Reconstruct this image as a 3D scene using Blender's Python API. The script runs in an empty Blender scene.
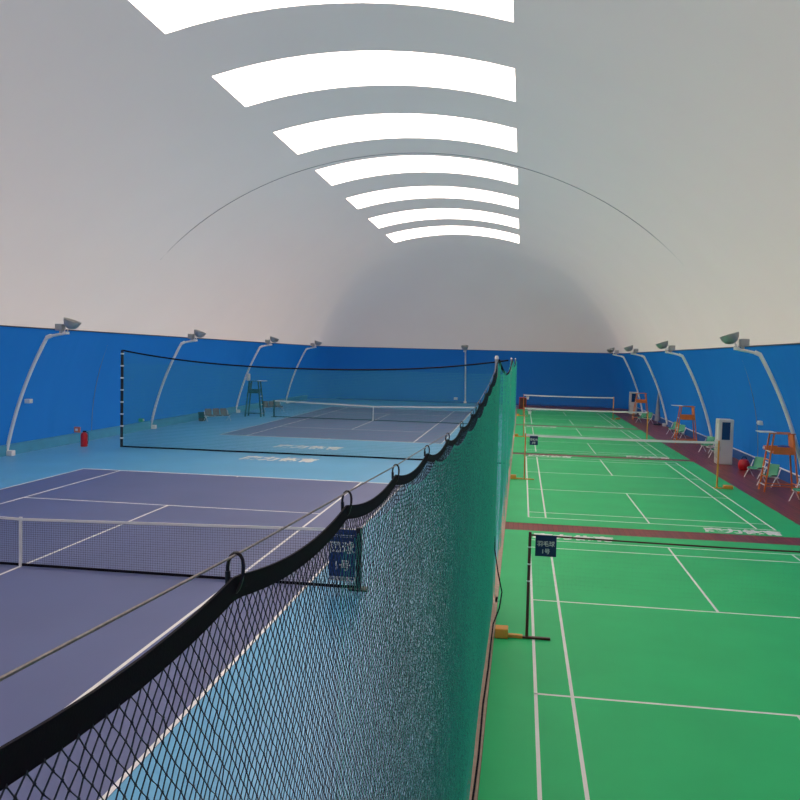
import bpy, math, random
import numpy as np
from mathutils import Vector, Matrix
random.seed(4)
S = bpy.context.scene
COL = S.collection

# ---------------------------------------------------------------- camera
F, YAW, PITCH, ROLL, CX, H = 819.45, .1466, .0538, .0257, -.2777, 4.085
c, s = math.cos(YAW), math.sin(YAW)
fw = Vector((-s*math.cos(PITCH), c*math.cos(PITCH), -math.sin(PITCH)))
r_ = Vector((c, s, 0)); u_ = r_.cross(fw)
rr = r_*math.cos(ROLL) + u_*math.sin(ROLL)
uu = -r_*math.sin(ROLL) + u_*math.cos(ROLL)
cd = bpy.data.cameras.new('camera'); cam = bpy.data.objects.new('camera', cd); COL.objects.link(cam)
cd.sensor_fit = 'HORIZONTAL'; cd.sensor_width = 36; cd.lens = F/800*36; cd.clip_start = .02; cd.clip_end = 500
M = Matrix.Identity(4)
for i in range(3):
    M[i][0] = rr[i]; M[i][1] = uu[i]; M[i][2] = -fw[i]
M[0][3], M[1][3], M[2][3] = CX, 0, H
cam.matrix_world = M
S.camera = cam

# ---------------------------------------------------------------- daylight outside and exposure
W = bpy.data.worlds.new('overcast_sky'); S.world = W; W.use_nodes = True
nt = W.node_tree; nt.nodes.clear()
out = nt.nodes.new('ShaderNodeOutputWorld'); bg = nt.nodes.new('ShaderNodeBackground')
tc = nt.nodes.new('ShaderNodeTexCoord'); sep = nt.nodes.new('ShaderNodeSeparateXYZ')
nt.links.new(tc.outputs['Generated'], sep.inputs[0])
mr = nt.nodes.new('ShaderNodeMapRange'); mr.inputs['From Min'].default_value = -1; mr.inputs['From Max'].default_value = 1
nt.links.new(sep.outputs['Z'], mr.inputs['Value'])
cr = nt.nodes.new('ShaderNodeValToRGB'); nt.links.new(mr.outputs[0], cr.inputs[0])
e = cr.color_ramp.elements
e[0].position = .0; e[0].color = (.62, .54, .48, 1)
e[1].position = 1; e[1].color = (.50, .60, .72, 1)
x = cr.color_ramp.elements.new(.5); x.color = (1.75, 1.34, 1.08, 1)
x = cr.color_ramp.elements.new(.68); x.color = (1.0, .92, .86, 1)
my = nt.nodes.new('ShaderNodeMapRange'); my.inputs['From Min'].default_value = -.6; my.inputs['From Max'].default_value = .9
my.inputs['To Min'].default_value = 1.25; my.inputs['To Max'].default_value = .30
nt.links.new(sep.outputs['Y'], my.inputs['Value'])
vm = nt.nodes.new('ShaderNodeVectorMath'); vm.operation = 'SCALE'
nt.links.new(cr.outputs[0], vm.inputs[0]); nt.links.new(my.outputs[0], vm.inputs['Scale'])
nt.links.new(vm.outputs[0], bg.inputs['Color']); bg.inputs['Strength'].default_value = 8.2
nt.links.new(bg.outputs[0], out.inputs['Surface'])
S.view_settings.view_transform = 'Standard'; S.view_settings.look = 'None'
S.view_settings.exposure = 0.0; S.view_settings.gamma = 1; S.view_settings.use_curve_mapping = False
S.render.engine = 'CYCLES'
S.cycles.max_bounces = 10; S.cycles.diffuse_bounces = 6; S.cycles.use_denoising = True

# ---------------------------------------------------------------- materials
def srgb(r, g, b):
    f = lambda v: (v/255/12.92) if v/255 <= .04045 else ((v/255+.055)/1.055)**2.4
    return (f(r), f(g), f(b), 1)
def mat(name, col, rough=.6, metal=0, var=0, scale=6, bump=0, bscale=40, spec=.5):
    m = bpy.data.materials.new(name); m.use_nodes = True
    t = m.node_tree; b = t.nodes['Principled BSDF']
    b.inputs['Base Color'].default_value = col; b.inputs['Roughness'].default_value = rough
    b.inputs['Metallic'].default_value = metal; b.inputs['Specular IOR Level'].default_value = spec
    tcn = t.nodes.new('ShaderNodeTexCoord')
    n = t.nodes.new('ShaderNodeTexNoise'); n.inputs['Scale'].default_value = scale; n.inputs['Detail'].default_value = 5
    t.links.new(tcn.outputs['Object'], n.inputs['Vector'])
    mx = t.nodes.new('ShaderNodeMixRGB'); mx.blend_type = 'MULTIPLY'; mx.inputs[1].default_value = col
    r = t.nodes.new('ShaderNodeValToRGB'); v = var if var else .04
    r.color_ramp.elements[0].position = .3; r.color_ramp.elements[1].position = .7
    r.color_ramp.elements[0].color = (1-v, 1-v, 1-v, 1)
    t.links.new(n.outputs['Fac'], r.inputs[0]); t.links.new(r.outputs[0], mx.inputs[2]); mx.inputs[0].default_value = 1
    t.links.new(mx.outputs[0], b.inputs['Base Color'])
    if bump:
        n2 = t.nodes.new('ShaderNodeTexNoise'); n2.inputs['Scale'].default_value = bscale
        t.links.new(tcn.outputs['Object'], n2.inputs['Vector'])
        bm_ = t.nodes.new('ShaderNodeBump'); bm_.inputs['Strength'].default_value = bump
        t.links.new(n2.outputs['Fac'], bm_.inputs['Height']); t.links.new(bm_.outputs[0], b.inputs['Normal'])
    return m
def membrane(name, col, tcol, fac, gloss=0.0, folds=0.0):
    m = bpy.data.materials.new(name); m.use_nodes = True
    t = m.node_tree; t.nodes.clear()
    o = t.nodes.new('ShaderNodeOutputMaterial'); d = t.nodes.new('ShaderNodeBsdfDiffuse'); tr = t.nodes.new('ShaderNodeBsdfTranslucent')
    mx = t.nodes.new('ShaderNodeMixShader'); mx.inputs[0].default_value = fac
    tcn = t.nodes.new('ShaderNodeTexCoord'); n = t.nodes.new('ShaderNodeTexNoise'); n.inputs['Scale'].default_value = .35; n.inputs['Detail'].default_value = 3
    t.links.new(tcn.outputs['Object'], n.inputs['Vector'])
    def tint(c_):
        mm = t.nodes.new('ShaderNodeMixRGB'); mm.inputs[1].default_value = tuple(v*.95 for v in c_[:3])+(1,); mm.inputs[2].default_value = c_
        t.links.new(n.outputs['Fac'], mm.inputs[0]); return mm.outputs[0]
    t.links.new(tint(col), d.inputs['Color']); t.links.new(tint(tcol), tr.inputs['Color'])
    t.links.new(d.outputs[0], mx.inputs[1]); t.links.new(tr.outputs[0], mx.inputs[2])
    last = mx.outputs[0]
    if gloss:
        g = t.nodes.new('ShaderNodeBsdfGlossy'); g.inputs['Roughness'].default_value = .35
        m2 = t.nodes.new('ShaderNodeMixShader'); m2.inputs[0].default_value = gloss
        t.links.new(last, m2.inputs[1]); t.links.new(g.outputs[0], m2.inputs[2]); last = m2.outputs[0]
    if folds:
        mp = t.nodes.new('ShaderNodeMapping'); mp.inputs['Scale'].default_value = (.05, .55, .05)
        nf = t.nodes.new('ShaderNodeTexNoise'); nf.inputs['Scale'].default_value = 1.0; nf.inputs['Detail'].default_value = 2
        t.links.new(tcn.outputs['Object'], mp.inputs[0]); t.links.new(mp.outputs[0], nf.inputs['Vector'])
        bp = t.nodes.new('ShaderNodeBump'); bp.inputs['Strength'].default_value = folds; bp.inputs['Distance'].default_value = .6
        t.links.new(nf.outputs['Fac'], bp.inputs['Height']); t.links.new(bp.outputs[0], d.inputs['Normal'])
        if gloss: t.links.new(bp.outputs[0], g.inputs['Normal'])
    t.links.new(last, o.inputs['Surface'])
    return m
MAT = {}
MAT['white_membrane'] = membrane('white_membrane', (.67, .60, .575, 1), (.72, .69, .67, 1), .056)
MAT['blue_membrane'] = membrane('blue_membrane', (.016, .165, .54, 1), (.01, .16, .5, 1), .035, gloss=.035, folds=.35)
MAT['skylight'] = membrane('skylight_membrane', (.8, .8, .78, 1), (.98, .80, .68, 1), .95)
MAT['blue_floor'] = mat('sky_blue_court_paint', (.11, .40, .66, 1), .36, var=.10, scale=.6)
MAT['court_blue'] = mat('dark_blue_court_paint', (.095, .12, .27, 1), .42, var=.12, scale=.5)
MAT['green_mat'] = mat('green_vinyl_court', (.022, .52, .17, 1), .5, var=.12, scale=.8, spec=.25)
MAT['line'] = mat('white_line_paint', (.78, .78, .76, 1), .5)
MAT['kerb_teal'] = mat('teal_painted_kerb', (.07, .34, .52, 1), .5, var=.12, scale=2)
MAT['kerb_blue'] = mat('blue_painted_kerb', (.012, .12, .42, 1), .5, var=.1, scale=2)
MAT['white_paint'] = mat('white_painted_steel', (.84, .80, .77, 1), .4)
MAT['grey_metal'] = mat('brushed_grey_metal', (.42, .42, .41, 1), .35, .6)
MAT['bowl'] = mat('aluminium_reflector', (.42, .42, .40, 1), .4, .3, var=.15, scale=5)
MAT['black_cord'] = mat('black_webbing', (.007, .006, .012, 1), .8, spec=.15, bump=.3, bscale=300)
MAT['black_metal'] = mat('black_metal', (.015, .015, .018, 1), .4)
MAT['net_black'] = mat('dark_knotted_twine', (.022, .040, .055, 1), .6, spec=.4)
MAT['net_green'] = mat('green_mesh_twine', (.07, .80, .52, 1), .7)
MAT['net_teal'] = mat('teal_mesh_twine', (.04, .28, .30, 1), .7)
MAT['net_dark'] = mat('charcoal_net_twine', (.045, .05, .065, 1), .7)
MAT['orange'] = mat('orange_painted_steel', (.82, .21, .04, 1), .45, var=.15)
MAT['yellow_orange'] = mat('yellow_orange_steel', (.78, .33, .05, 1), .45, var=.12)
MAT['maroon'] = mat('dark_maroon_steel', (.09, .018, .015, 1), .4)
MAT['seat_green'] = mat('green_moulded_plastic', (.04, .36, .19, 1), .4, var=.1)
MAT['seat_grey'] = mat('dark_grey_plastic', (.05, .05, .065, 1), .45, var=.2)
MAT['dark_green'] = mat('dark_green_painted_steel', (.006, .04, .04, 1), .45)
MAT['cabinet'] = mat('off_white_cabinet_plastic', (.66, .64, .60, 1), .4, var=.06, scale=3)
MAT['cab_glass'] = mat('dark_blue_glass', (.02, .06, .14, 1), .12)
MAT['red'] = mat('red_enamel', (.55, .012, .02, 1), .3)
MAT['blue_sign'] = mat('blue_sign_print', (.012, .045, .20, 1), .4, var=.15, scale=9)
MAT['navy_sign'] = mat('navy_sign_print', (.008, .018, .09, 1), .4, var=.1, scale=9)
MAT['beige'] = mat('beige_edge_strip', (.50, .36, .28, 1), .6, var=.2, scale=12)
MAT['steel_rope'] = mat('twisted_steel_rope', (.30, .27, .26, 1), .5, .2, var=.4, scale=120)
MAT['seam'] = mat('grey_seam_cord', (.22, .22, .23, 1), .6)
MAT['grey_cover'] = mat('grey_fabric_cover', (.30, .31, .36, 1), .8, var=.2, scale=5)
MAT['green_glow'] = mat('green_sign_face', (.05, .45, .12, 1), .5)
MAT['signorange'] = mat('orange_sign_face', (.75, .2, .12, 1), .5)
MAT['blue_cloth'] = mat('blue_cloth', (.04, .08, .40, 1), .8, var=.3, scale=14)
# timber
m = bpy.data.materials.new('red_brown_timber_planks'); m.use_nodes = True; t = m.node_tree; b = t.nodes['Principled BSDF']
tcn = t.nodes.new('ShaderNodeTexCoord'); mp = t.nodes.new('ShaderNodeMapping'); mp.inputs['Rotation'].default_value = (0, 0, math.pi/2)
br = t.nodes.new('ShaderNodeTexBrick'); br.inputs['Scale'].default_value = 1
br.inputs['Brick Width'].default_value = 1.2; br.inputs['Row Height'].default_value = .12; br.inputs['Mortar Size'].default_value = .004
br.inputs['Color1'].default_value = (.27, .050, .040, 1); br.inputs['Color2'].default_value = (.17, .034, .030, 1); br.inputs['Mortar'].default_value = (.03, .01, .01, 1)
t.links.new(tcn.outputs['Object'], mp.inputs[0]); t.links.new(mp.outputs[0], br.inputs['Vector']); t.links.new(br.outputs['Color'], b.inputs['Base Color'])
b.inputs['Roughness'].default_value = .34; b.inputs['Specular IOR Level'].default_value = .16
MAT['timber'] = m

# ---------------------------------------------------------------- mesh helpers
class MB:
    def __init__(self): self.v = []; self.f = []; self.mi = []; self.n = 0
    def add(self, v, f, mi=0):
        v = [tuple(p) for p in v]; self.v += v
        self.f += [tuple(i+self.n for i in q) for q in f]; self.mi += [mi]*len(f); self.n += len(v); return self
    def box(self, x0, x1, y0, y1, z0, z1, mi=0, bev=0):
        if bev:
            import bmesh
            bm = bmesh.new(); bmesh.ops.create_cube(bm, size=1)
            for q in bm.verts: q.co = Vector(((x0+x1)/2+q.co.x*(x1-x0), (y0+y1)/2+q.co.y*(y1-y0), (z0+z1)/2+q.co.z*(z1-z0)))
            bmesh.ops.bevel(bm, geom=bm.edges[:], offset=bev, segments=2, affect='EDGES', profile=.5)
            bm.verts.index_update()
            self.add([q.co[:] for q in bm.verts], [[a.index for a in q.verts] for q in bm.faces], mi); bm.free(); return self
        v = [(x, y, z) for z in (z0, z1) for y in (y0, y1) for x in (x0, x1)]
        return self.add(v, [(0, 2, 3, 1), (4, 5, 7, 6), (0, 1, 5, 4), (2, 6, 7, 3), (0, 4, 6, 2), (1, 3, 7, 5)], mi)
    def obox(self, a, b, w, h, mi=0, up=(0, 0, 1)):
        a = Vector(a); b = Vector(b); d = (b-a).normalized(); u = Vector(up)
        if abs(d.dot(u)) > .97: u = Vector((0, 1, 0))
        sd = d.cross(u).normalized(); u = sd.cross(d).normalized()
        v = [p + sd*(i*w/2) + u*(j*h/2) for p in (a, b) for i, j in ((-1, -1), (1, -1), (1, 1), (-1, 1))]
        return self.add([q[:] for q in v], [(3, 2, 1, 0), (4, 5, 6, 7), (0, 1, 5, 4), (1, 2, 6, 5), (2, 3, 7, 6), (3, 0, 4, 7)], mi)
    def tube(self, pts, r, n=8, mi=0, closed=False):
        pts = [Vector(p) for p in pts]; k = len(pts); R = r if isinstance(r, (list, tuple)) else [r]*k
        V = []; prev = None
        for i, p in enumerate(pts):
            if closed: d = (pts[(i+1) % k]-pts[i-1]).normalized()
            else: d = (pts[min(i+1, k-1)]-pts[max(i-1, 0)]).normalized()
            if prev is None:
                u = Vector((0, 0, 1)) if abs(d.z) < .9 else Vector((1, 0, 0))
                prev = (u - d*u.dot(d)).normalized()
            else: prev = (prev - d*prev.dot(d)).normalized()
            w = d.cross(prev)
            for j in range(n):
                a = 2*math.pi*j/n; V.append((p + prev*(R[i]*math.cos(a)) + w*(R[i]*math.sin(a)))[:])
        Fc = []
        for i in range(k if closed else k-1):
            i2 = (i+1) % k
            for j in range(n): Fc.append((i*n+j, i*n+(j+1) % n, i2*n+(j+1) % n, i2*n+j))
        if not closed: Fc += [tuple(range(n-1, -1, -1)), tuple((k-1)*n+j for j in range(n))]
        return self.add(V, Fc, mi)
    def lathe(self, prof, c=(0, 0, 0), n=20, mi=0, axis=(0, 0, 1)):
        q = Vector((0, 0, 1)).rotation_difference(Vector(axis)).to_matrix(); c = Vector(c); V = []; Fc = []
        for r, z in prof:
            for j in range(n):
                a = 2*math.pi*j/n; V.append((c + q @ Vector((r*math.cos(a), r*math.sin(a), z)))[:])
        for i in range(len(prof)-1):
            for j in range(n): Fc.append((i*n+j, i*n+(j+1) % n, (i+1)*n+(j+1) % n, (i+1)*n+j))
        return self.add(V, Fc, mi)
    def build(self, name, mats, parent=None, smooth=False):
        me = bpy.data.meshes.new(name); me.from_pydata(self.v, [], self.f); me.update()
        if not isinstance(mats, (list, tuple)): mats = [mats]
        for q in mats: me.materials.append(MAT[q])
        me.polygons.foreach_set('material_index', self.mi)
        if smooth: me.polygons.foreach_set('use_smooth', [True]*len(me.polygons)); me.set_sharp_from_angle(angle=math.radians(38))
        o = bpy.data.objects.new(name, me); COL.objects.link(o)
        if parent is not None: o.parent = parent
        return o
def strings(name, lines, r, matn, parent=None):
    """three-sided threads along polylines, built in numpy. lines: list of (k,3) arrays"""
    V = []; Q = []; n = 0
    KN = [L[1] for L in lines if isinstance(L, tuple)]
    if KN:
        KN = np.array(KN); m_ = len(KN); k_ = r*2.1
        off = np.array([(k_, 0, 0), (0, k_, 0), (-k_, 0, 0), (0, -k_, 0), (0, 0, k_*1.5), (0, 0, -k_*1.5)])
        V.append((KN[:, None, :]+off[None]).reshape(-1, 3))
        q4 = np.array([(0, 1, 4, 4), (1, 2, 4, 4), (2, 3, 4, 4), (3, 0, 4, 4)]); 
        q4 = np.array([(0, 1, 4, 3), (1, 2, 3, 4), (0, 3, 5, 1), (2, 1, 5, 3)])
        Q.append((q4[None]+(np.arange(m_)*6)[:, None, None]).reshape(-1, 4)); n = 6*m_
    for L in lines:
        if isinstance(L, tuple): continue
        L = np.asarray(L, float); k = len(L)
        d = np.gradient(L, axis=0); d /= np.linalg.norm(d, axis=1)[:, None]+1e-12
        ref = np.array([.13, 1, .07]) if abs(d[0][1]) < .8 else np.array([1, .1, .2])
        u = np.cross(d, ref); u /= np.linalg.norm(u, axis=1)[:, None]; w = np.cross(d, u)
        rad = r(L[0][1]) if callable(r) else r
        ring = np.stack([L + rad*(math.cos(a)*u + math.sin(a)*w) for a in (0, 2.0944, 4.18879)], 1).reshape(-1, 3)
        V.append(ring); i = np.arange(k-1)[:, None]*3 + np.arange(3)[None, :]
        j = np.arange(k-1)[:, None]*3 + ((np.arange(3)+1) % 3)[None, :]
        Q.append((np.stack([i, j, j+3, i+3], -1).reshape(-1, 4)) + n); n += 3*k
    V = np.concatenate(V); Q = np.concatenate(Q)
    me = bpy.data.meshes.new(name); me.vertices.add(len(V)); me.vertices.foreach_set('co', V.ravel().astype(np.float32))
    me.loops.add(Q.size); me.loops.foreach_set('vertex_index', Q.ravel().astype(np.int32))
    me.polygons.add(len(Q)); me.polygons.foreach_set('loop_start', np.arange(0, Q.size, 4, dtype=np.int32))
    me.update(calc_edges=True); me.materials.append(MAT[matn])
    o = bpy.data.objects.new(name, me); COL.objects.link(o)
    if parent is not None: o.parent = parent
    return o
def tag(o, label, cat, group=None):
    o['label'] = label; o['category'] = cat
    if group: o['group'] = group
    return o
def struct(o): o['kind'] = 'structure'; return o
def empty(name, loc, label, cat, group=None, rz=0):
    o = bpy.data.objects.new(name, None); COL.objects.link(o); o.location = loc; o.rotation_euler = (0, 0, rz)
    o.empty_display_size = .2
    return tag(o, label, cat, group)
def lettering(body, size, matn, parent, M4, name='lettering', bold=.02, ext=.001, xs=1.0, spacing=1.0):
    cu = bpy.data.curves.new(name, 'FONT'); cu.body = body; cu.size = size; cu.align_x = 'CENTER'; cu.align_y = 'CENTER'
    cu.extrude = ext; cu.offset = bold*size; cu.resolution_u = 2; cu.space_character = spacing
    tmp = bpy.data.objects.new('tmp_text', cu); COL.objects.link(tmp)
    dg = bpy.context.evaluated_depsgraph_get(); me = bpy.data.meshes.new_from_object(tmp.evaluated_get(dg))
    bpy.data.objects.remove(tmp); me.transform(Matrix.Diagonal((xs, 1, 1, 1))); me.transform(M4)
    me.materials.clear(); me.materials.append(MAT[matn])
    o = bpy.data.objects.new(name, me); COL.objects.link(o); o.parent = parent
    return o

# ---------------------------------------------------------------- the dome shell
XC, WD, HT = -5.05, 14.2, 12.55
YE, YN, KE = 73.6, -10.0, 1.05
def half_w(z): return WD*math.sqrt(max(0, 1-(z/HT)**2))
SKY = [(16.75+6.1*k, 19.8+6.1*k) for k in (-2, -1, 0, 1, 2, 3, 4, 5, 6)]
SKYF = {0: (16.75, 19.8), 1: (22.9, 25.8), 2: (28.8, 32.0), 3: (34.8, 37.9), 4: (41.0, 44.0), 5: (47.1, 50.6), 6: (53.3, 57.0)}
SKY = [(4.5, 7.6), (10.6, 13.7)] + [SKYF[k] for k in range(7)]
ys = {5.0, 57.6}
for a, b_ in SKY: ys |= {a, b_} if a > 5 else {b_}
SKY[0] = (5.0, 7.6)
ys = sorted(ys)
yf = []
for a, b_ in zip(ys[:-1], ys[1:]):
    k = max(1, round((b_-a)/1.5)); yf += [a+(b_-a)*i/k for i in range(k)]
yf.append(ys[-1])
TB = math.asin(4.77/HT); TS = math.acos(4.31/WD)
ths = [TB*i/8 for i in range(8)] + [TB+(TS-TB)*i/20 for i in range(20)] + [TS+(math.pi/2-TS)*i/6 for i in range(7)]
NB, NS = 8, 28
def ring(th):
    w = WD*math.cos(th); z = HT*math.sin(th); w = 0.0 if w < 1e-3 else w
    ye = YE-KE*(WD-w); yn = YN+KE*(WD-w); r = min(1.8+.5*(WD-w), w*.6)
    P = [(w, y) for y in yf]                                  # right side going away
    P += [(w, yf[-1]+(ye-r-yf[-1])*i/6) for i in range(1, 6)]
    P += [(w-r+r*math.cos(a), ye-r+r*math.sin(a)) for a in [math.pi/2*i/10 for i in range(11)]]
    P += [((w-r)*(1-2*i/12), ye) for i in range(1, 12)]
    P += [(-w+r-r*math.sin(a), ye-r+r*math.cos(a)) for a in [math.pi/2*i/10 for i in range(11)]]
    P += [(-w, yf[-1]+(ye-r-yf[-1])*i/6) for i in range(5, 0, -1)]
    P += [(-w, y) for y in reversed(yf)]
    P += [(-w, yn+r+(yf[0]-yn-r)*i/4) for i in range(3, 0, -1)]
    P += [(-w+r-r*math.cos(a), yn+r-r*math.sin(a)) for a in [math.pi/2*i/5 for i in range(6)]]
    P += [((w-r)*(-1+2*i/8), yn) for i in range(1, 8)]
    P += [(w-r+r*math.sin(a), yn+r-r*math.cos(a)) for a in [math.pi/2*i/5 for i in range(6)]]
    P += [(w, yn+r+(yf[0]-yn-r)*i/4) for i in range(1, 4)]
    return [(XC+x, y, z) for x, y in P]
R = [ring(t_) for t_ in ths]; NP = len(R[0]); NY = len(yf)
i_cr = NY+5+5      # mid far right corner
i_cl = NY+5+11+11+5
i_nl = NY+5+11+11+11+5+NY+3+3; i_nr = NP-3-3
LY0 = NY+5+11+11+11+5
def shell(name, i0, i1, j0, j1, matn, skip=None):
    mb = MB(); idx = {}; V = []; Fc = []
    def vid(i, j):
        j %= NP
        if (i, j) not in idx: idx[(i, j)] = len(V); V.append(R[i][j])
        return idx[(i, j)]
    for i in range(i0, i1):
        for j in range(j0, j1):
            if skip and skip(i, j): continue
            Fc.append((vid(i, j), vid(i+1, j), vid(i+1, j+1), vid(i, j+1)))
    mb.add(V, Fc); o = mb.build(name, matn, smooth=False)
    o.data.polygons.foreach_set('use_smooth', [True]*len(o.data.polygons))
    return struct(o)
def is_sky(i, j):
    if i < NS: return None
    j %= NP
    if j < NY-1: y = (yf[j]+yf[j+1])/2
    elif LY0 <= j < LY0+NY-1: k = j-LY0; y = (yf[NY-1-k]+yf[NY-2-k])/2
    else: return None
    for k, (a, b_) in enumerate(SKY):
        if a < y < b_: return k
    return None
shell('ceiling', NB, len(R)-1, 0, NP, 'white_membrane', skip=lambda i, j: is_sky(i, j) is not None)
for k in range(len(SKY)):
    shell('window_%d' % (k+1), NS, len(R)-1, 0, NP, 'skylight', skip=lambda i, j, k=k: is_sky(i, j) != k)
shell('wall_right', 0, NB, i_nr-NP, i_cr, 'blue_membrane')
shell('wall_back', 0, NB, i_cr, i_cl, 'blue_membrane')
shell('wall_left', 0, NB, i_cl, i_nl, 'blue_membrane')
shell('wall_front', 0, NB, i_nl, i_nr, 'blue_membrane')

# ---------------------------------------------------------------- floors
fl = struct(MB().box(-19.3, -.64, -10.2, 73.7, -.2, 0).build('floor', 'blue_floor'))
struct(MB().box(-.64, 9.2, -10.2, 73.7, -.2, 0).build('floor', 'timber'))
# kerbs and rims
def kerb(name, side, matn, h, d):
    mb = MB(); x = XC+side*(WD-.02)
    x2 = x-side*d
    mb.box(min(x, x2), max(x, x2), -7, 71, 0, h-.03)
    mb.box(min(x, x2-side*.01), max(x, x2-side*.01), -7, 71, h-.03, h, mi=1)
    return struct(mb.build(name, [matn, 'white_paint' if side > 0 else 'kerb_teal']))
kerb('baseboard_left', -1, 'kerb_teal', .40, .12)
kerb('baseboard_right', 1, 'kerb_blue', .40, .06)
struct(MB().box(-17, 7, 73.4, 73.58, 0, .12).build('baseboard_back', 'kerb_blue'))
# dark hem between the blue band and the white vault
hem = [(p[0]+(XC-p[0])*.002, p[1], p[2]) for p in R[NB]]
struct(MB().tube(hem, .022, 5, closed=True).build('trim_1', 'black_metal'))
# seam cord running over the vault
sc = [(XC+(WD-.09)*math.cos(t_), 34.0, .4+(HT-.49)*math.sin(t_)) for t_ in [math.pi*i/80 for i in range(81)]]
struct(MB().tube(sc, .011, 6).build('trim_2', 'seam', smooth=True))
# beige edge strip + dark wires under the divider
struct(MB().box(-.66, -.60, 1, 70, 0, .02).box(-.60, -.555, 1, 70, 0, .012).build('trim_3', 'beige'))

# ---------------------------------------------------------------- courts
def hline(mb, x0, x1, y, w, z, mi=1): mb.box(x0, x1, y-w/2, y+w/2, z, z+.002, mi)
def vline(mb, x, y0, y1, w, z, mi=1): mb.box(x-w/2, x+w/2, y0, y1, z, z+.002, mi)
XT = -3.8741
def tennis_court(y0, label):
    xl = XT-10.97; y1 = y0+23.77; ym = (y0+y1)/2; z = .006; w = .055
    mb = MB().box(xl, XT, y0, y1, 0, z)
    for x in (xl+w/2, XT-w/2, XT-1.37, xl+1.37): vline(mb, x, y0, y1, w, z)
    for y in (y0+w, y1-w): hline(mb, xl, XT, y, .1, z)
    for y in (ym-6.4, ym+6.4): hline(mb, xl+1.37, XT-1.37, y, w, z)
    vline(mb, XT-5.485, ym-6.4, ym+6.4, w, z+.0005)
    for y in (y0+.15, y1-.15): vline(mb, XT-5.485, y-.1, y+.1, w, z)
    tag(mb.build('tennis_court', ['court_blue', 'line']), label, 'tennis court', 'tennis courts')
tennis_court(1.96, 'dark blue painted tennis court nearest the camera, under the net with the blue number sign')
tennis_court(38.3, 'dark blue painted tennis court at the far end beside the green umpire chair')
def flat(x, y, z): return Matrix.Translation((x, y, z))
for y in (30.25, 34.6):
    lettering('康力体育', .70, 'line', fl, flat(-9.37, y, .003) @ Matrix.Diagonal((1, 1.6, 1, 1)), bold=.045, spacing=1.14)
cy = [5.2416, 21.2761, 36.6207, 52.5239]
mats_y = [(4.3, 19.62), (20.52, 35.35), (36.0, 50.95), (51.65, 67.3)]
lab = ['green badminton court closest to the camera, under the dark taped net',
       'second green badminton court, between the two brown timber strips',
       'third green badminton court, just behind the second one',
       'fourth and farthest green badminton court, by the blue end wall']
mats = []
for k in range(4):
    y0 = cy[k]; y1 = y0+13.4; z = .005; w = .042
    mb = MB().box(-.55, 6.9, mats_y[k][0], mats_y[k][1], 0, z)
    for x in (.02, .46, 5.64, 6.08): vline(mb, x, y0, y1, w, z)
    for y in (y0+.02, y0+.76, y1-.76, y1-.02): hline(mb, 0, 6.1, y, w, z)
    for y in (y0+4.72, y0+8.68): hline(mb, 0, 6.1, y, w, z)
    vline(mb, 3.05, y0, y0+4.72, w, z+.0005); vline(mb, 3.05, y0+8.68, y1, w, z+.0005)
    o = tag(mb.build('badminton_court', ['green_mat', 'line']), lab[k], 'badminton court', 'badminton courts')
    mats.append(o)
    lettering('康力体育', .46, 'line', o, flat(5.2, y0-.42, z+.001) @ Matrix.Diagonal((1, 1.15, 1, 1)), bold=.05)
    lettering('康力体育', .46, 'line', o, flat(1.02, y1+.42 if k < 3 else y1+.5, z+.001) @ Matrix.Diagonal((1, 1.15, 1, 1)), bold=.05)

# ---------------------------------------------------------------- floodlight poles
def lamp(y, side, label, cdir=None):
    """side -1 left wall, +1 right wall; built in a local frame: local x = distance inward from the wall foot"""
    t = empty('floodlight_pole', (XC+side*(WD-.02), y, 0), label, 'floodlight', 'curved floodlight poles around the hall',
              rz=0 if side < 0 else math.pi)
    lamp_parts(t)
def lamp_parts(t, y_back=False):
    pts = []
    for i in range(15):
        z = .12+4.33*i/14; off = WD-half_w(z)+.06+.72*(i/14)**.9
        pts.append((off, 0, z))
    bend = pts[-1]; end = (bend[0]+.76, 0, 4.6)
    MB().tube(pts, .065, 10).build('pole', 'white_paint', t, smooth=True)
    mb = MB().tube([bend, ((bend[0]+end[0])/2, 0, 4.53), end], .05, 10)
    mb.obox((bend[0]-.02, 0, 4.42), (bend[0]+.16, 0, 4.5), .12, .13)
    mb.build('arm', 'white_paint', t, smooth=True)
    MB().box(.13, .36, -.12, .12, 0, .2, bev=.02).build('base_box', 'white_paint', t)
    # gear box
    gx = end[0]-.22
    mb = MB()
    mb.box(gx-.17, gx+.10, -.12, .12, 4.68, 4.92, bev=.015)
    for k in range(5): mb.box(gx-.175, gx+.105, -.11+.05*k, -.09+.05*k, 4.70, 4.93)
    mb.box(gx-.05, gx+.05, -.04, .04, 4.6, 4.72)
    mb.build('ballast_box', 'grey_metal', t)
    # bracket + bowl reflector tilted to the vault
    MB().tube([(end[0]-.05, -.09, 4.6), (end[0]+.02, -.1, 4.8)], .018, 6).tube([(end[0]-.05, .09, 4.6), (end[0]+.02, .1, 4.8)], .018, 6)\
        .box(end[0]-.09, end[0]+.04, -.12, .12, 4.56, 4.66).build('bracket', 'white_paint', t)
    ax = Vector((.35, 0, 1)).normalized()
    pr = [(.02, 0), (.12, .02), (.20, .07), (.262, .15), (.295, .24), (.31, .32), (.32, .325), (.30, .32), (.28, .24), (.245, .155), (.185, .085), (.10, .035), (.0, .02)]
    bo = MB().lathe(pr, (end[0]+.12, 0, 4.76), 24, axis=ax).build('reflector', 'bowl', t, smooth=True)
    MB().lathe([(.0, 0), (.035, .01), (.045, .08), (.02, .13), (0, .14)], Vector((end[0]+.12, 0, 4.76))+ax*.035, 12, axis=ax).build('bulb', 'cabinet', bo, smooth=True)
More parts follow.
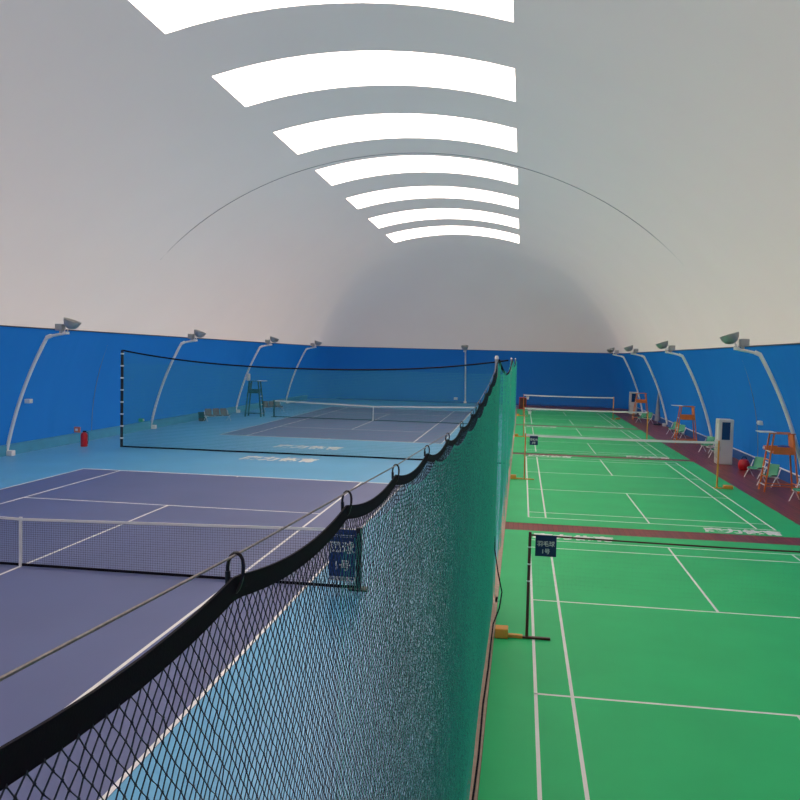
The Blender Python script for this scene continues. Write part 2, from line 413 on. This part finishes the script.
for y, l in ((27.9, 'curved white floodlight pole nearest on the left wall'), (39.9, 'second curved floodlight pole on the left wall, behind the net edge pole'),
             (52.6, 'third curved floodlight pole on the left wall, beside the dark green umpire chair'), (64.4, 'last curved floodlight pole on the left wall near the far corner')):
    lamp(y, -1, l)
for y, l in ((28.4, 'curved white floodlight pole nearest on the right wall, beside the nearest orange umpire chair'), (41.6, 'second curved floodlight pole on the right wall, rising behind the nearer white cabinet'),
             (54.4, 'third curved floodlight pole on the right wall, beyond the middle orange umpire chair'), (65.2, 'last curved floodlight pole on the right wall, by the far white cabinet')):
    lamp(y, 1, l)
t = empty('floodlight_pole', (-5.2, 73.35, 0), 'straight white floodlight pole in the middle of the far end wall', 'floodlight', rz=-math.pi/2)
lamp_parts(t)
MB().box(-.1+.12, .3, -1.0, -.7, .3, .5).build('switch_box', 'white_paint', t)

# ---------------------------------------------------------------- divider between the two sports
XD = -.68
def xoff(Y): return XD
cabY = [-3, .0, .59, 1.13, 1.9, 2.67, 3.58, 4.7, 5.8, 7.2, 8.2, 9.4, 10.65, 12.0, 13.4, 13.75]
cabZ = [3.95, 3.845, 3.82, 3.79, 3.757, 3.722, 3.69, 3.65, 3.635, 3.645, 3.67, 3.715, 3.77, 3.87, 4.01, 4.06]
def cable_z(y): return float(np.interp(y, cabY, cabZ))
hooks = [-.45, .36, 1.13, 1.9, 2.67, 3.58, 4.6, 5.7, 6.9, 8.1, 9.4, 10.7, 12.0, 13.3]
def band_z(y):
    """top of the hanging band"""
    if y <= hooks[0]: return cable_z(y)-.06
    for a, b_ in zip(hooks[:-1], hooks[1:]):
        if a <= y <= b_:
            u = (y-a)/(b_-a); za, zb = cable_z(a)-.030, cable_z(b_)-.030
            sag = .029*(b_-a)/.77 if y < 5 else .04
            return za+(zb-za)*u - sag*4*u*(1-u)
    return cable_z(y)-.03
def folds(y, z):
    top = np.clip((3.75-z)/1.2, 0, 1)
    a = .0015*np.sin(y*7.1+z*.9)*np.clip(2.2-y, .15, 1)+.008*np.sin(y*1.3+z*.5)*top
    return a*np.clip(z/.5, 0.3, 1)
ys_ = np.linspace(-.4, 13.7, 400)
co = MB().tube([(XD, y, cable_z(y)) for y in ys_[::4]], .0022, 6).build('support_cable', 'steel_rope')
tag(co, 'taut steel cable that the near divider net hangs from', 'cable')
nd = empty('divider_net', (XD, 6.5, 0), 'black knotted divider net hooked on the cable in the left foreground', 'net')
def local(o, t):
    o.matrix_parent_inverse = Matrix.Translation(-t.location); return o
# band
mb = MB(); V = []; Fc = []
for i, y in enumerate(ys_):
    zt = band_z(y); hb = .034
    for dx, dz in ((.002, 0), (.002, -hb), (-.002, -hb), (-.002, 0)): V.append((XD+dx+float(folds(y, zt))*.2, y, zt+dz))
    if i:
        for j in range(4): Fc.append(((i-1)*4+j, (i-1)*4+(j+1) % 4, i*4+(j+1) % 4, i*4+j))
mb.add(V, Fc); local(mb.build('top_band', 'black_cord', nd), nd)
def lattice(name, matn, y0, y1, cw, ch, r, zt_fn, zb, x_fn, parent, jit=0., knots=0):
    n = int((y1-y0)/(cw/2)); rows = int(round((4.0-zb)/(ch/2)))
    rng = np.random.RandomState(3); lines = []
    jy = rng.normal(0, jit, (n+2, rows+1)); jx = rng.normal(0, jit*.5, (n+2, rows+1))
    for k in range(n):
        J = np.arange(rows+1); side = (k+J) % 2; col = k+side
        Y = y0+col*cw/2 + jy[col, J]
        ztop = np.array([zt_fn(float(v)) for v in Y])
        Z = ztop-(ztop-zb)*J/rows
        X = x_fn(Y, Z) + jx[col, J]
        lines.append(np.stack([X, Y, Z], 1))
        if knots and y0+k*cw/2 < knots:
            for p in lines[-1][k % 2::2]:          # a short fat piece of twine for each knot
                lines.append(('k', p))
    return local(strings(name, lines, r, matn, parent), parent)
lattice('knotted_mesh', 'net_black', -.3, 13.6, .027, .032, .00105, lambda y: band_z(y)-.033, .01, lambda y, z: XD+folds(y, z), nd, jit=.0011, knots=3.2)
# carabiners
for hy in hooks:
    cz = cable_z(hy); P = []
    for i in range(18):
        a = 2*math.pi*i/18; wdt = .0115+.003*math.sin(a)
        P.append((XD+.80*wdt*math.cos(a), hy+.60*wdt*math.cos(a), cz-.026+.029*math.sin(a)))
    o = MB().tube(P, .0029, 6, closed=True).build('carabiner', 'black_metal', nd, smooth=True); local(o, nd)
    q = MB().tube([(XD-.0085, hy-.0065, cz-.044), (XD-.0092, hy-.007, cz-.022)], .0042, 8).build('lock_sleeve', 'black_metal', o, smooth=True)
# green fine mesh hung on the badminton side
nb = empty('divider_net', (XD+.05, 7.2, 0), 'fine green mesh curtain beside the black knotted net, ending at the nearest slim pole', 'net')
lattice('fine_mesh', 'net_green', 1.6, 13.65, .036, .05, lambda y: .00022+.00068*min(1, max(0, (y-1.6)/3.4))**1.2, lambda y: band_z(y)-.03, .01,
        lambda y, z: XD+.045+folds(y, z)+.008*np.sin(y*1.1), nb, jit=.0012)
# poles
PY = [13.78, 32.4, 51.4]
pl_lab = ['slim pole with white ties holding up the nearest end of the green divider curtain', 'second slim pole along the green divider curtain', 'third and farthest slim pole at the end of the green divider curtain']
for y, l in zip(PY, pl_lab):
    t = empty('net_pole', (XD-.02, y, 0), l, 'pole', 'poles of the divider curtain')
    MB().tube([(0, 0, 0), (0, 0, 4.08)], .026, 10).build('pole', 'grey_metal', t, smooth=True)
    MB().box(-.15, .15, -.15, .15, 0, .012).build('base_plate', 'grey_metal', t)
    MB().lathe([(0, 0), (.032, 0), (.034, .03), (.02, .06), (0, .06)], (0, 0, 4.07), 10).build('cap', 'white_paint', t, smooth=True)
    for k in range(6): MB().lathe([(.026, 0), (.034, .01), (.034, .05), (.026, .06)], (0, 0, .5+.62*k), 10).build('tie', 'white_paint', t, smooth=True)
def curtain(y0, y1, label):
    ym = (y0+y1)/2
    t = empty('divider_net', (XD, ym, 0), label, 'net', 'green divider curtain sections')
    sag = .38
    zt = lambda y: 4.05-sag*4*((y-y0)/(y1-y0))*(1-(y-y0)/(y1-y0))
    xf = lambda y, z: XD+.02+.05*np.sin(y*1.9+z*.3)+.03*np.sin(y*4.3)
    lattice('mesh_curtain', 'net_green', y0, y1, .12, .16, .0021, lambda y: zt(y)-.03, .01, xf, t)
    yy = np.linspace(y0, y1, 60)
    local(MB().tube([(XD+.02, y, zt(y)) for y in yy], .022, 6).build('top_rope', 'black_cord', t), t)
curtain(13.85, 32.3, 'green mesh divider curtain between the first and second slim poles')
curtain(32.5, 51.3, 'green mesh divider curtain between the second and third slim poles')
tag(MB().tube([(-.60, 7.0, .02), (-.585, 8.2, .015), (-.6, 9.5, .02), (-.585, 10.6, .02), (-.585, 11.7, .03), (-.575, 12.15, .12), (-.50, 12.5, .25), (-.47, 12.7, .45), (-.55, 13.2, .62), (-.63, 13.7, .9), (-.64, 13.75, 1.1)], .011, 6).build('cable', 'black_cord', smooth=True),
    'loose black cable along the foot of the green curtain, rising to the pole', 'cable')

# ---------------------------------------------------------------- transverse net between the tennis courts
TY = 31.9; TX0, TX1 = -16.65, -.8
t = empty('divider_net', (TX0, TY, 0), 'wide dark topped divider net crossing between the two tennis courts', 'net')
def tz(x): return 3.47+.55*abs((x-(TX0+TX1)/2)/((TX1-TX0)/2))**2.4
L = [np.array([(x, TY, .03), (x, TY, tz(x))]) for x in np.arange(TX0+.02, TX1, .04)]
for z in np.arange(.08, 3.5, .06):
    L.append(np.array([(TX0, TY, z), (TX1, TY, z)]))
local(strings('mesh', L, .0045, 'net_teal', t), t)
xx = np.linspace(TX0, TX1, 80)
local(MB().tube([(x, TY, tz(x)) for x in xx], .03, 6).build('top_band', 'black_cord', t), t)
local(MB().tube([(x, TY+.03*math.sin(x*1.7), .03) for x in xx], .03, 6).build('bottom_rope', 'black_cord', t), t)
o = local(MB().tube([(TX0, TY, 0), (TX0, TY, 4.03)], .06, 10).build('pole', 'black_metal', t, smooth=True), t)
for k in range(8):
    MB().lathe([(.062, 0), (.072, .01), (.072, .05), (.062, .06)], (TX0, TY, .35+.5*k), 10).build('tie', 'white_paint', o, smooth=True)

# ---------------------------------------------------------------- tennis nets
def tennis_net(ym, x0, x1, label, sign=False):
    th = .045 if sign else .085
    t = empty('tennis_net', ((x0+x1)/2, ym, 0), label, 'tennis net', 'tennis nets'); xm = XT-5.485
    def zt(x):
        u = abs(x-xm)/(xm-x0); return .914+.156*min(1, u)
    L = []
    for x in np.arange(x0+.03, x1-.02, .045): L.append(np.array([(x, ym, .05), (x, ym, zt(x)-.02)]))
    for k in range(21):
        f_ = k/21; L.append(np.array([(x, ym, .05+(zt(x)-.07)*f_) for x in (x0, xm, x1)]))
    local(strings('mesh', L, .0025, 'net_dark', t), t)
    mb = MB()
    for a, b_ in ((x0, xm), (xm, x1)): mb.obox((a, ym, zt(a)-.03), (b_, ym, zt(b_)-.03), .02, th)
    local(mb.build('top_tape', 'line', t), t)
    local(MB().obox((x0, ym, .04), (x1, ym, .04), .015, .05).build('bottom_tape', 'black_cord', t), t)
    local(MB().box(xm-.028, xm+.028, ym-.014, ym+.014, .01, .93).build('centre_strap', 'line', t), t)
    for x in (x0, x1):
        q = local(MB().box(x-.045, x+.045, ym-.045, ym+.045, 0, 1.09, bev=.008).build('post', 'black_metal' if sign else 'dark_green', t), t)
        MB().box(x-.16, x+.16, ym-.12, ym+.12, 0, .03).build('post_base', 'black_metal', q)
    return t
tennis_net(13.84, -15.75, -2.97, 'tennis net of the nearer court, with a blue number sign at its right post', True)
tennis_net(50.18, -15.75, -2.97, 'tennis net across the far court, bright white tape', False)
t = empty('court_sign', (-3.25, 13.76, 0), 'tall blue number sign hanging at the right post of the nearer tennis net', 'sign')
MB().box(-.235, .235, -.012, .012, .16, 1.06).build('board', 'blue_sign', t)
up = Matrix.Rotation(math.pi/2, 4, 'X')
lettering('网球', .225, 'line', t, Matrix.Translation((-.01, -.014, .73)) @ up, bold=.022)
lettering('1号', .20, 'line', t, Matrix.Translation((0, -.014, .42)) @ up, bold=.022)
MB().box(-.235, .235, -.015, -.012, .165, .235).build('bottom_strip', 'line', t)
mb = MB()
random.seed(2)
x = -.15
while x < .2:
    w = random.uniform(.006, .02); mb.box(x, x+w, -.015, -.012, .955, .968); x += w+.006
mb.box(-.15, .2, -.014, -.012, .925, .93)
mb.build('small_print', 'line', t)
mb = MB(); x = -.225
while x < .21:
    w = random.uniform(.01, .02); mb.box(x, x+w, -.018, -.015, .18, .222); x += w+.014
mb.build('bottom_print', 'blue_sign', t)

# ---------------------------------------------------------------- badminton nets
def badminton_net(ym, label, k):
    dark = k == 0
    t = empty('badminton_net', (3.05, ym, 0), label, 'badminton net', 'badminton nets')
    x0, x1 = -.08, 6.18
    zt = lambda x: 1.55-.026*(1-((x-3.05)/3.1)**2)
    xs_ = np.linspace(x0, x1, 14); L = []
    if not dark:
        for x in np.arange(x0+.02, x1, .036): L.append(np.array([(x, ym, zt(x)-.76), (x, ym, zt(x)-.02)]))
        for j in range(20): L.append(np.array([(x, ym, zt(x)-.76+.037*j) for x in xs_]))
        r = .0011
    else:
        for x in np.arange(x0+.02, x1, .06): L.append(np.array([(x, ym, zt(x)-.76), (x, ym, zt(x)-.02)]))
        for j in range(12): L.append(np.array([(x, ym, zt(x)-.76+.062*j) for x in xs_]))
        r = .0003
    local(strings('mesh', L, r, 'net_dark', t), t)
    mb = MB()
    for a, b_ in zip(xs_[:-1], xs_[1:]): mb.obox((a, ym, zt(a)-(.012 if dark else .037)), (b_, ym, zt(b_)-(.012 if dark else .037)), .012, .022 if dark else .075)
    local(mb.build('top_tape', 'maroon' if dark else 'line', t), t)
    for sd, x in ((-1, x0), (1, x1)):
        pm = 'maroon' if dark else ('orange' if sd < 0 else 'yellow_orange')
        q = local(MB().tube([(x, ym, .04), (x, ym, 1.58)], .022 if sd < 0 else .03, 10).build('post', pm, t, smooth=True), t)
        if sd < 0:
            mb = MB().box(-.30, .34, -.025, .025, .009, .04)
            mb.v = [(a+x, b_+ym, c_) for a, b_, c_ in mb.v]; mb.build('foot_bar', 'maroon' if dark else 'yellow_orange', q)
            MB().box(x-.33, x-.06, ym-.035, ym+.035, .012, .055).build('foot_plate', 'yellow_orange', q)
            MB().box(x-.46, x-.27, ym-.10, ym+.10, .009, .15, bev=.012).build('counterweight', 'yellow_orange', q)
        else:
            MB().box(x-.1, x+.5, ym-.025, ym+.025, .009, .04).build('foot_bar', 'yellow_orange', q)
            MB().box(x+.2, x+.5, ym-.10, ym+.10, .009, .13, bev=.03).build('counterweight', 'yellow_orange', q)
    if dark:
        for z in (1.35, 1.1, .85): MB().lathe([(.022, 0), (.028, .004), (.028, .016), (.022, .02)], (x0, ym, z), 10).build('tie', 'line', q, smooth=True)
nl = ['nearest badminton net, with a thin dark tape and dark left post', 'second badminton net, white tape with a dark sign at its left post', 'third badminton net, white tape ending at a short orange post on the right', 'farthest badminton net, in front of the blue end wall']
for k in range(4): badminton_net(cy[k]+6.7, nl[k], k)
for k in range(4):
    ym = cy[k]+6.7-.02; wd = .29; ht_ = .31
    t = empty('court_sign', (.15 if k == 0 else .2, ym, 0), ['square dark navy sign hanging on the nearest badminton net', 'small dark sign on the second badminton net', 'small pale sign on the third badminton net', 'small pale sign on the farthest badminton net'][k], 'sign', 'number signs on the badminton nets')
    zt = (1.55, 1.50, 1.52, 1.52)[k]
    wd = .30 if k == 0 else (.27 if k == 1 else .26)
    if k < 2:
        MB().box(-wd/2, wd/2, -.008, .008, zt-ht_, zt).build('board', 'navy_sign', t)
        lettering('羽毛球', .085, 'line', t, Matrix.Translation((0, -.010, zt-.13)) @ up, bold=.004)
        lettering('%d号' % (k+1), .085, 'line', t, Matrix.Translation((0, -.010, zt-.24)) @ up, bold=.004)
    else:
        v = [(-wd/2, -.008, zt), (wd/2, -.008, zt), (wd*.25, -.008, zt-ht_), (-wd*.25, -.008, zt-ht_)]
        v += [(a, .008, c_) for a, b_, c_ in v]
        MB().add(v, [(3, 2, 1, 0), (4, 5, 6, 7), (0, 1, 5, 4), (1, 2, 6, 5), (2, 3, 7, 6), (3, 0, 4, 7)]).build('board', 'cabinet', t)
        lettering('羽毛球', .075, 'navy_sign', t, Matrix.Translation((0, -.010, zt-.12)) @ up, bold=.02)

# ---------------------------------------------------------------- umpire chairs
def umpire(x, y, label, body, h=1.25, sx=1, lw=.045, tall=1.9, group='orange umpire chairs'):
    """ladder on local -x side, chair faces -x (the court); sx=-1 mirrors"""
    t = empty('umpire_chair', (x, y, 0), label, 'umpire chair', group, rz=0 if sx > 0 else math.pi)
    for yy in (-.27, .27):
        MB().obox((-.52, yy*1.15, 0), (-.28, yy*.85, tall), lw, lw).build('leg', body, t)
        MB().obox((.52, yy*1.15, 0), (.30, yy*.85, tall), lw, lw).build('leg', body, t)
    for k in range(5):
        z = .22+.27*k; f_ = z/tall; xx_ = -.52+.24*f_; wy = .27*(1.15-.3*f_)
        MB().obox((xx_, -wy, z), (xx_, wy, z), .05, .025).build('rung', body if k % 2 else 'cabinet', t)
    fr = MB()
    for yy in (-.30, .30):
        fr.obox((-.49, yy, .2), (.49, yy, .2), .03, .03)
    fr.obox((.49, -.3, .25), (.49, .3, .25), .03, .03)
    fr.build('frame', body, t)
    MB().box(-.30, .36, -.25, .25, h, h+.04, bev=.01).build('seat', body, t)
    mb = MB().box(-.28, .36, -.262, -.248, h-.02, h+.22); mb.box(-.28, .36, .248, .262, h-.02, h+.22)
    mb.build('side_panel', body, t)
    MB().box(.31, .34, -.24, .24, h+.1, h+.62, bev=.01).build('backrest', body, t)
    mb = MB()
    for yy in (-.25, .25): mb.obox((-.42, yy, tall), (.36, yy, tall), .05, .03)
    mb.build('armrest', body, t)
    MB().box(-.72, -.22, -.28, .28, tall+.015, tall+.04, bev=.008).build('writing_board', 'cabinet', t)
    return t
for x, y, l in ((8.1, 28.0, 'orange umpire chair nearest the camera, by the right wall'), (8.05, 43.2, 'middle orange umpire chair by the right wall, beyond the nearer white cabinet'), (8.05, 59.3, 'farthest orange umpire chair, beside the far white cabinet')):
    umpire(x, y, l, 'orange')
tag(MB().box(8.05, 8.36, 27.80, 28.2, 1.295, 1.5, bev=.05).build('towel', 'blue_cloth', smooth=True), 'blue cloth bundle lying on the seat of the nearest orange umpire chair', 'cloth')
umpire(-17.0, 50.1, 'dark green umpire chair by the far tennis net', 'dark_green', h=1.5, sx=-1, lw=.075, tall=2.25, group=None)
tag(MB().box(-17.56, -17.34, 49.95, 50.25, 2.27, 2.72, bev=.07).build('towel', 'cabinet', smooth=True), 'white cloth bundle on top of the dark green umpire chair', 'cloth')

# ---------------------------------------------------------------- benches
def bench(x, y, n, label, seatm, sx=1, group='green seat benches along the right wall', frame='white_paint', turn=0):
    t = empty('seat_bench', (x, y, 0), label, 'bench', group, rz=(0 if sx > 0 else math.pi)+turn)
    Lh = n*.56/2
    t.scale = (.86, .86, .86)
    MB().obox((0, -Lh-.12, .36), (0, Lh+.12, .36), .05, .05).build('beam', frame, t)
    for yy in (-Lh-.02, Lh+.02):
        MB().tube([(-.34, yy, 0), (-.05, yy, .34), (.1, yy, .42), (.26, yy, .72)], .02, 8).build('leg', frame, t, smooth=True)
        MB().tube([(.3, yy, 0), (.0, yy, .34)], .02, 8).build('leg', frame, t, smooth=True)
    for k in range(n):
        yc = -Lh+.56*(k+.5); w = .235
        prof = [(-.25, .395), (-.22, .43), (-.1, .425), (.06, .405), (.15, .42), (.2, .5), (.25, .64), (.3, .80), (.33, .85)]
        V = []; Fc = []
        for i, (px, pz) in enumerate(prof):
            for j, f_ in enumerate((-1, -.8, -.3, .3, .8, 1)):
                lift = .035*(abs(f_) > .9)
                V.append((px+(-lift if i > 4 else 0), yc+f_*w, pz+(lift if i <= 4 else 0)))
        for i, (px, pz) in enumerate(prof):
            for j, f_ in enumerate((-1, -.8, -.3, .3, .8, 1)):
                lift = .035*(abs(f_) > .9)
                V.append((px+(-lift if i > 4 else 0)+.012, yc+f_*w, pz+(lift if i <= 4 else 0)-.014))
        m_ = len(prof)*6
        for i in range(len(prof)-1):
            for j in range(5):
                a = i*6+j; Fc.append((a, a+1, a+7, a+6)); Fc.append((m_+a+6, m_+a+7, m_+a+1, m_+a))
        for i in range(len(prof)-1):
            for j in (0, 5): a = i*6+j; Fc.append((a, a+6, m_+a+6, m_+a))
        for j in range(5):
            for a in (j, (len(prof)-1)*6+j): Fc.append((a, a+1, m_+a+1, m_+a))
        MB().add(V, Fc).build('seat', seatm, t, smooth=True)
    return t
TN = math.radians(42)
for x, y, n, l in ((8.25, 31.2, 1, 'green seat beside the red bag, the farther of two near the nearest umpire chair'),
                (8.15, 29.2, 1, 'green seat just behind the ladder of the nearest orange umpire chair'),
                (8.4, 25.9, 2, 'green bench cut by the right edge of the photo, nearest of all'),
                (8.3, 39.3, 1, 'green seat beyond the nearer white cabinet, the farther of two'),
                (8.3, 37.2, 1, 'green seat right behind the nearer white cabinet'),
                (8.3, 46.2, 1, 'green seat just beyond the middle orange umpire chair'),
                (8.4, 48.4, 1, 'green seat farther beyond the middle orange umpire chair, toward the third curved pole'),
                (8.0, 56.8, 2, 'green two seat bench in front of the farthest orange umpire chair')):
    bench(x, y, n, l, 'seat_green', turn=TN)
bench(-17.75, 45.6, 3, 'dark grey seat bench between the small bin and the green umpire chair', 'seat_grey', -1, 'dark benches on the left', turn=-TN)
bench(-17.2, 54.6, 3, 'dark grey seat bench behind the green umpire chair', 'seat_grey', -1, 'dark benches on the left', turn=-TN)

# ---------------------------------------------------------------- cabinets
def cabinet(x, y, h, label, glass='cab_glass'):
    t = empty('standing_cabinet', (x, y, 0), label, 'cabinet', 'white standing cabinets by the right wall')
    MB().box(-.29, .29, 0, .62, 0, h, bev=.025).build('body', 'cabinet', t)
    d = MB().box(-.26, .26, -.014, 0, h*.52, h-.07, bev=.006).build('upper_door', 'cabinet', t)
    MB().box(-.17, .15, -.02, -.013, h*.55, h-.11).build('glass', glass, d)
    d = MB().box(-.26, .26, -.014, 0, .05, h*.5, bev=.006).build('lower_door', 'cabinet', t)
    MB().box(-.22, -.2, -.03, -.013, h*.3, h*.4).build('handle', 'grey_metal', d)
    mb = MB()
    for k in range(9): mb.box(-.297, -.288, .1, .52, .25+.05*k, .275+.05*k)
    mb.build('vent', 'grey_metal', t)
    MB().box(-.297, -.288, .08, .3, h*.55, h*.9).build('side_panel', 'white_paint', t)
cabinet(8.02, 34.8, 1.84, 'white standing cabinet nearer the camera, between two green benches')
cabinet(8.45, 66.0, 1.72, 'white standing cabinet at the far right corner, beyond the farthest umpire chair')

# ---------------------------------------------------------------- small things
def extinguisher(x, y, label):
    t = empty('fire_extinguisher', (x, y, 0), label, 'fire extinguisher')
    MB().lathe([(0, 0), (.12, 0), (.14, .02), (.14, .48), (.11, .56), (.04, .60), (0, .6)], n=18).build('cylinder', 'red', t, smooth=True)
    MB().box(-.05, .09, -.02, .02, .6, .66).build('valve', 'black_metal', t)
    MB().tube([(.05, 0, .62), (.17, 0, .58), (.18, 0, .3), (.16, 0, .12)], .014, 6).build('hose', 'black_cord', t, smooth=True)
extinguisher(-18.1, 31.5, 'large red fire extinguisher on the floor by the left wall')
t = empty('wall_sign', (-19.0, 32.5, .46), 'small orange sign above the red extinguisher on the left kerb', 'sign')
MB().box(-.12, .16, -.02, .02, .0, .24, bev=.01).build('plate', 'signorange', t)
MB().box(-.05, .05, -.04, -.02, .07, .17).build('button', 'white_paint', t)
t = empty('waste_bin', (-18.6, 45.4, 0), 'dark bin beside the grey bench on the left', 'bin')
MB().lathe([(0, 0), (.19, 0), (.24, .5), (.26, .52), (.235, .5), (.2, .46), (0, .46)], n=18).build('bucket', 'dark_green', t, smooth=True)
MB().lathe([(.197, .04), (.215, .18), (.2, .18)], n=18).build('band', 'maroon', t, smooth=True)
t = empty('bag', (8.35, 33.2, 0), 'round red bag standing by the green bench behind the nearest orange umpire chair', 'bag')
MB().lathe([(0, .0), (.17, .02), (.22, .14), (.22, .28), (.16, .40), (.05, .44), (0, .44)], n=18).build('body', 'red', t, smooth=True)
MB().tube([(-.1, 0, .40), (-.06, 0, .52), (.06, 0, .52), (.1, 0, .40)], .014, 6).build('strap', 'black_cord', t, smooth=True)
t = empty('bag', (7.75, 24.1, 0), 'black bag on the timber floor at the right edge of the photo', 'bag')
MB().box(-.1, .35, -.2, .2, 0, .32, bev=.04).build('body', 'black_metal', t, smooth=True)
MB().tube([(0, 0, .3), (.05, 0, .4), (.2, 0, .4), (.25, 0, .3)], .014, 6).build('handle', 'black_cord', t, smooth=True)
t = empty('hose_cabinet', (-.12, 67.6, 0), 'red box standing at the far end beside the green curtain', 'cabinet')
MB().box(-.3, .3, 0, .3, 0, .95, bev=.02).build('body', 'red', t)
MB().box(-.25, .25, -.02, 0, .06, .9, bev=.006).build('door', 'maroon', t)
t = empty('folded_parasol', (8.6, 55.4, 0), 'tall folded parasol in a grey cover near the farthest orange umpire chair', 'parasol')
MB().lathe([(0, .25), (.19, .27), (.17, .6), (.10, 1.4), (.035, 2.15), (0, 2.2)], n=14).build('cover', 'grey_cover', t, smooth=True)
MB().tube([(0, 0, .05), (0, 0, .3)], .03, 8).build('pole', 'grey_metal', t)
MB().lathe([(0, 0), (.25, 0), (.24, .07), (.05, .09), (0, .09)], n=18).build('base', 'black_metal', t, smooth=True)
def wallbit(name, x, y, z, m_, label, cat, sx):
    t = empty(name, (x, y, z), label, cat)
    MB().box(-.1, .1, -.12, .12, -.08, .08, bev=.01).build('plate', m_, t)
    MB().lathe([(0, 0), (.05, 0), (.04, .05), (0, .06)], (sx*.1, 0, 0), 10, axis=(sx, 0, 0)).build('knob', 'white_paint', t, smooth=True)
wallbit('wall_fitting', -18.85, 28.8, 2.0, 'white_paint', 'small white fitting on the left blue wall beside the nearest pole', 'fitting', 1)
wallbit('wall_fitting', 8.95, 33.4, 1.85, 'white_paint', 'small white fitting on the right blue wall above the red bag', 'fitting', -1)
wallbit('exit_sign', 9.05, 28.6, .35, 'green_glow', 'small green sign low on the right wall behind the nearest orange umpire chair', 'sign', -1)
wallbit('exit_sign', -19.0, 38.5, .55, 'green_glow', 'small green sign low on the left wall beside the second curved pole', 'sign', 1)
wallbit('alarm_box', 9.05, 32.8, .95, 'signorange', 'small orange box on the right wall above the handrail near the red bag', 'alarm', -1)
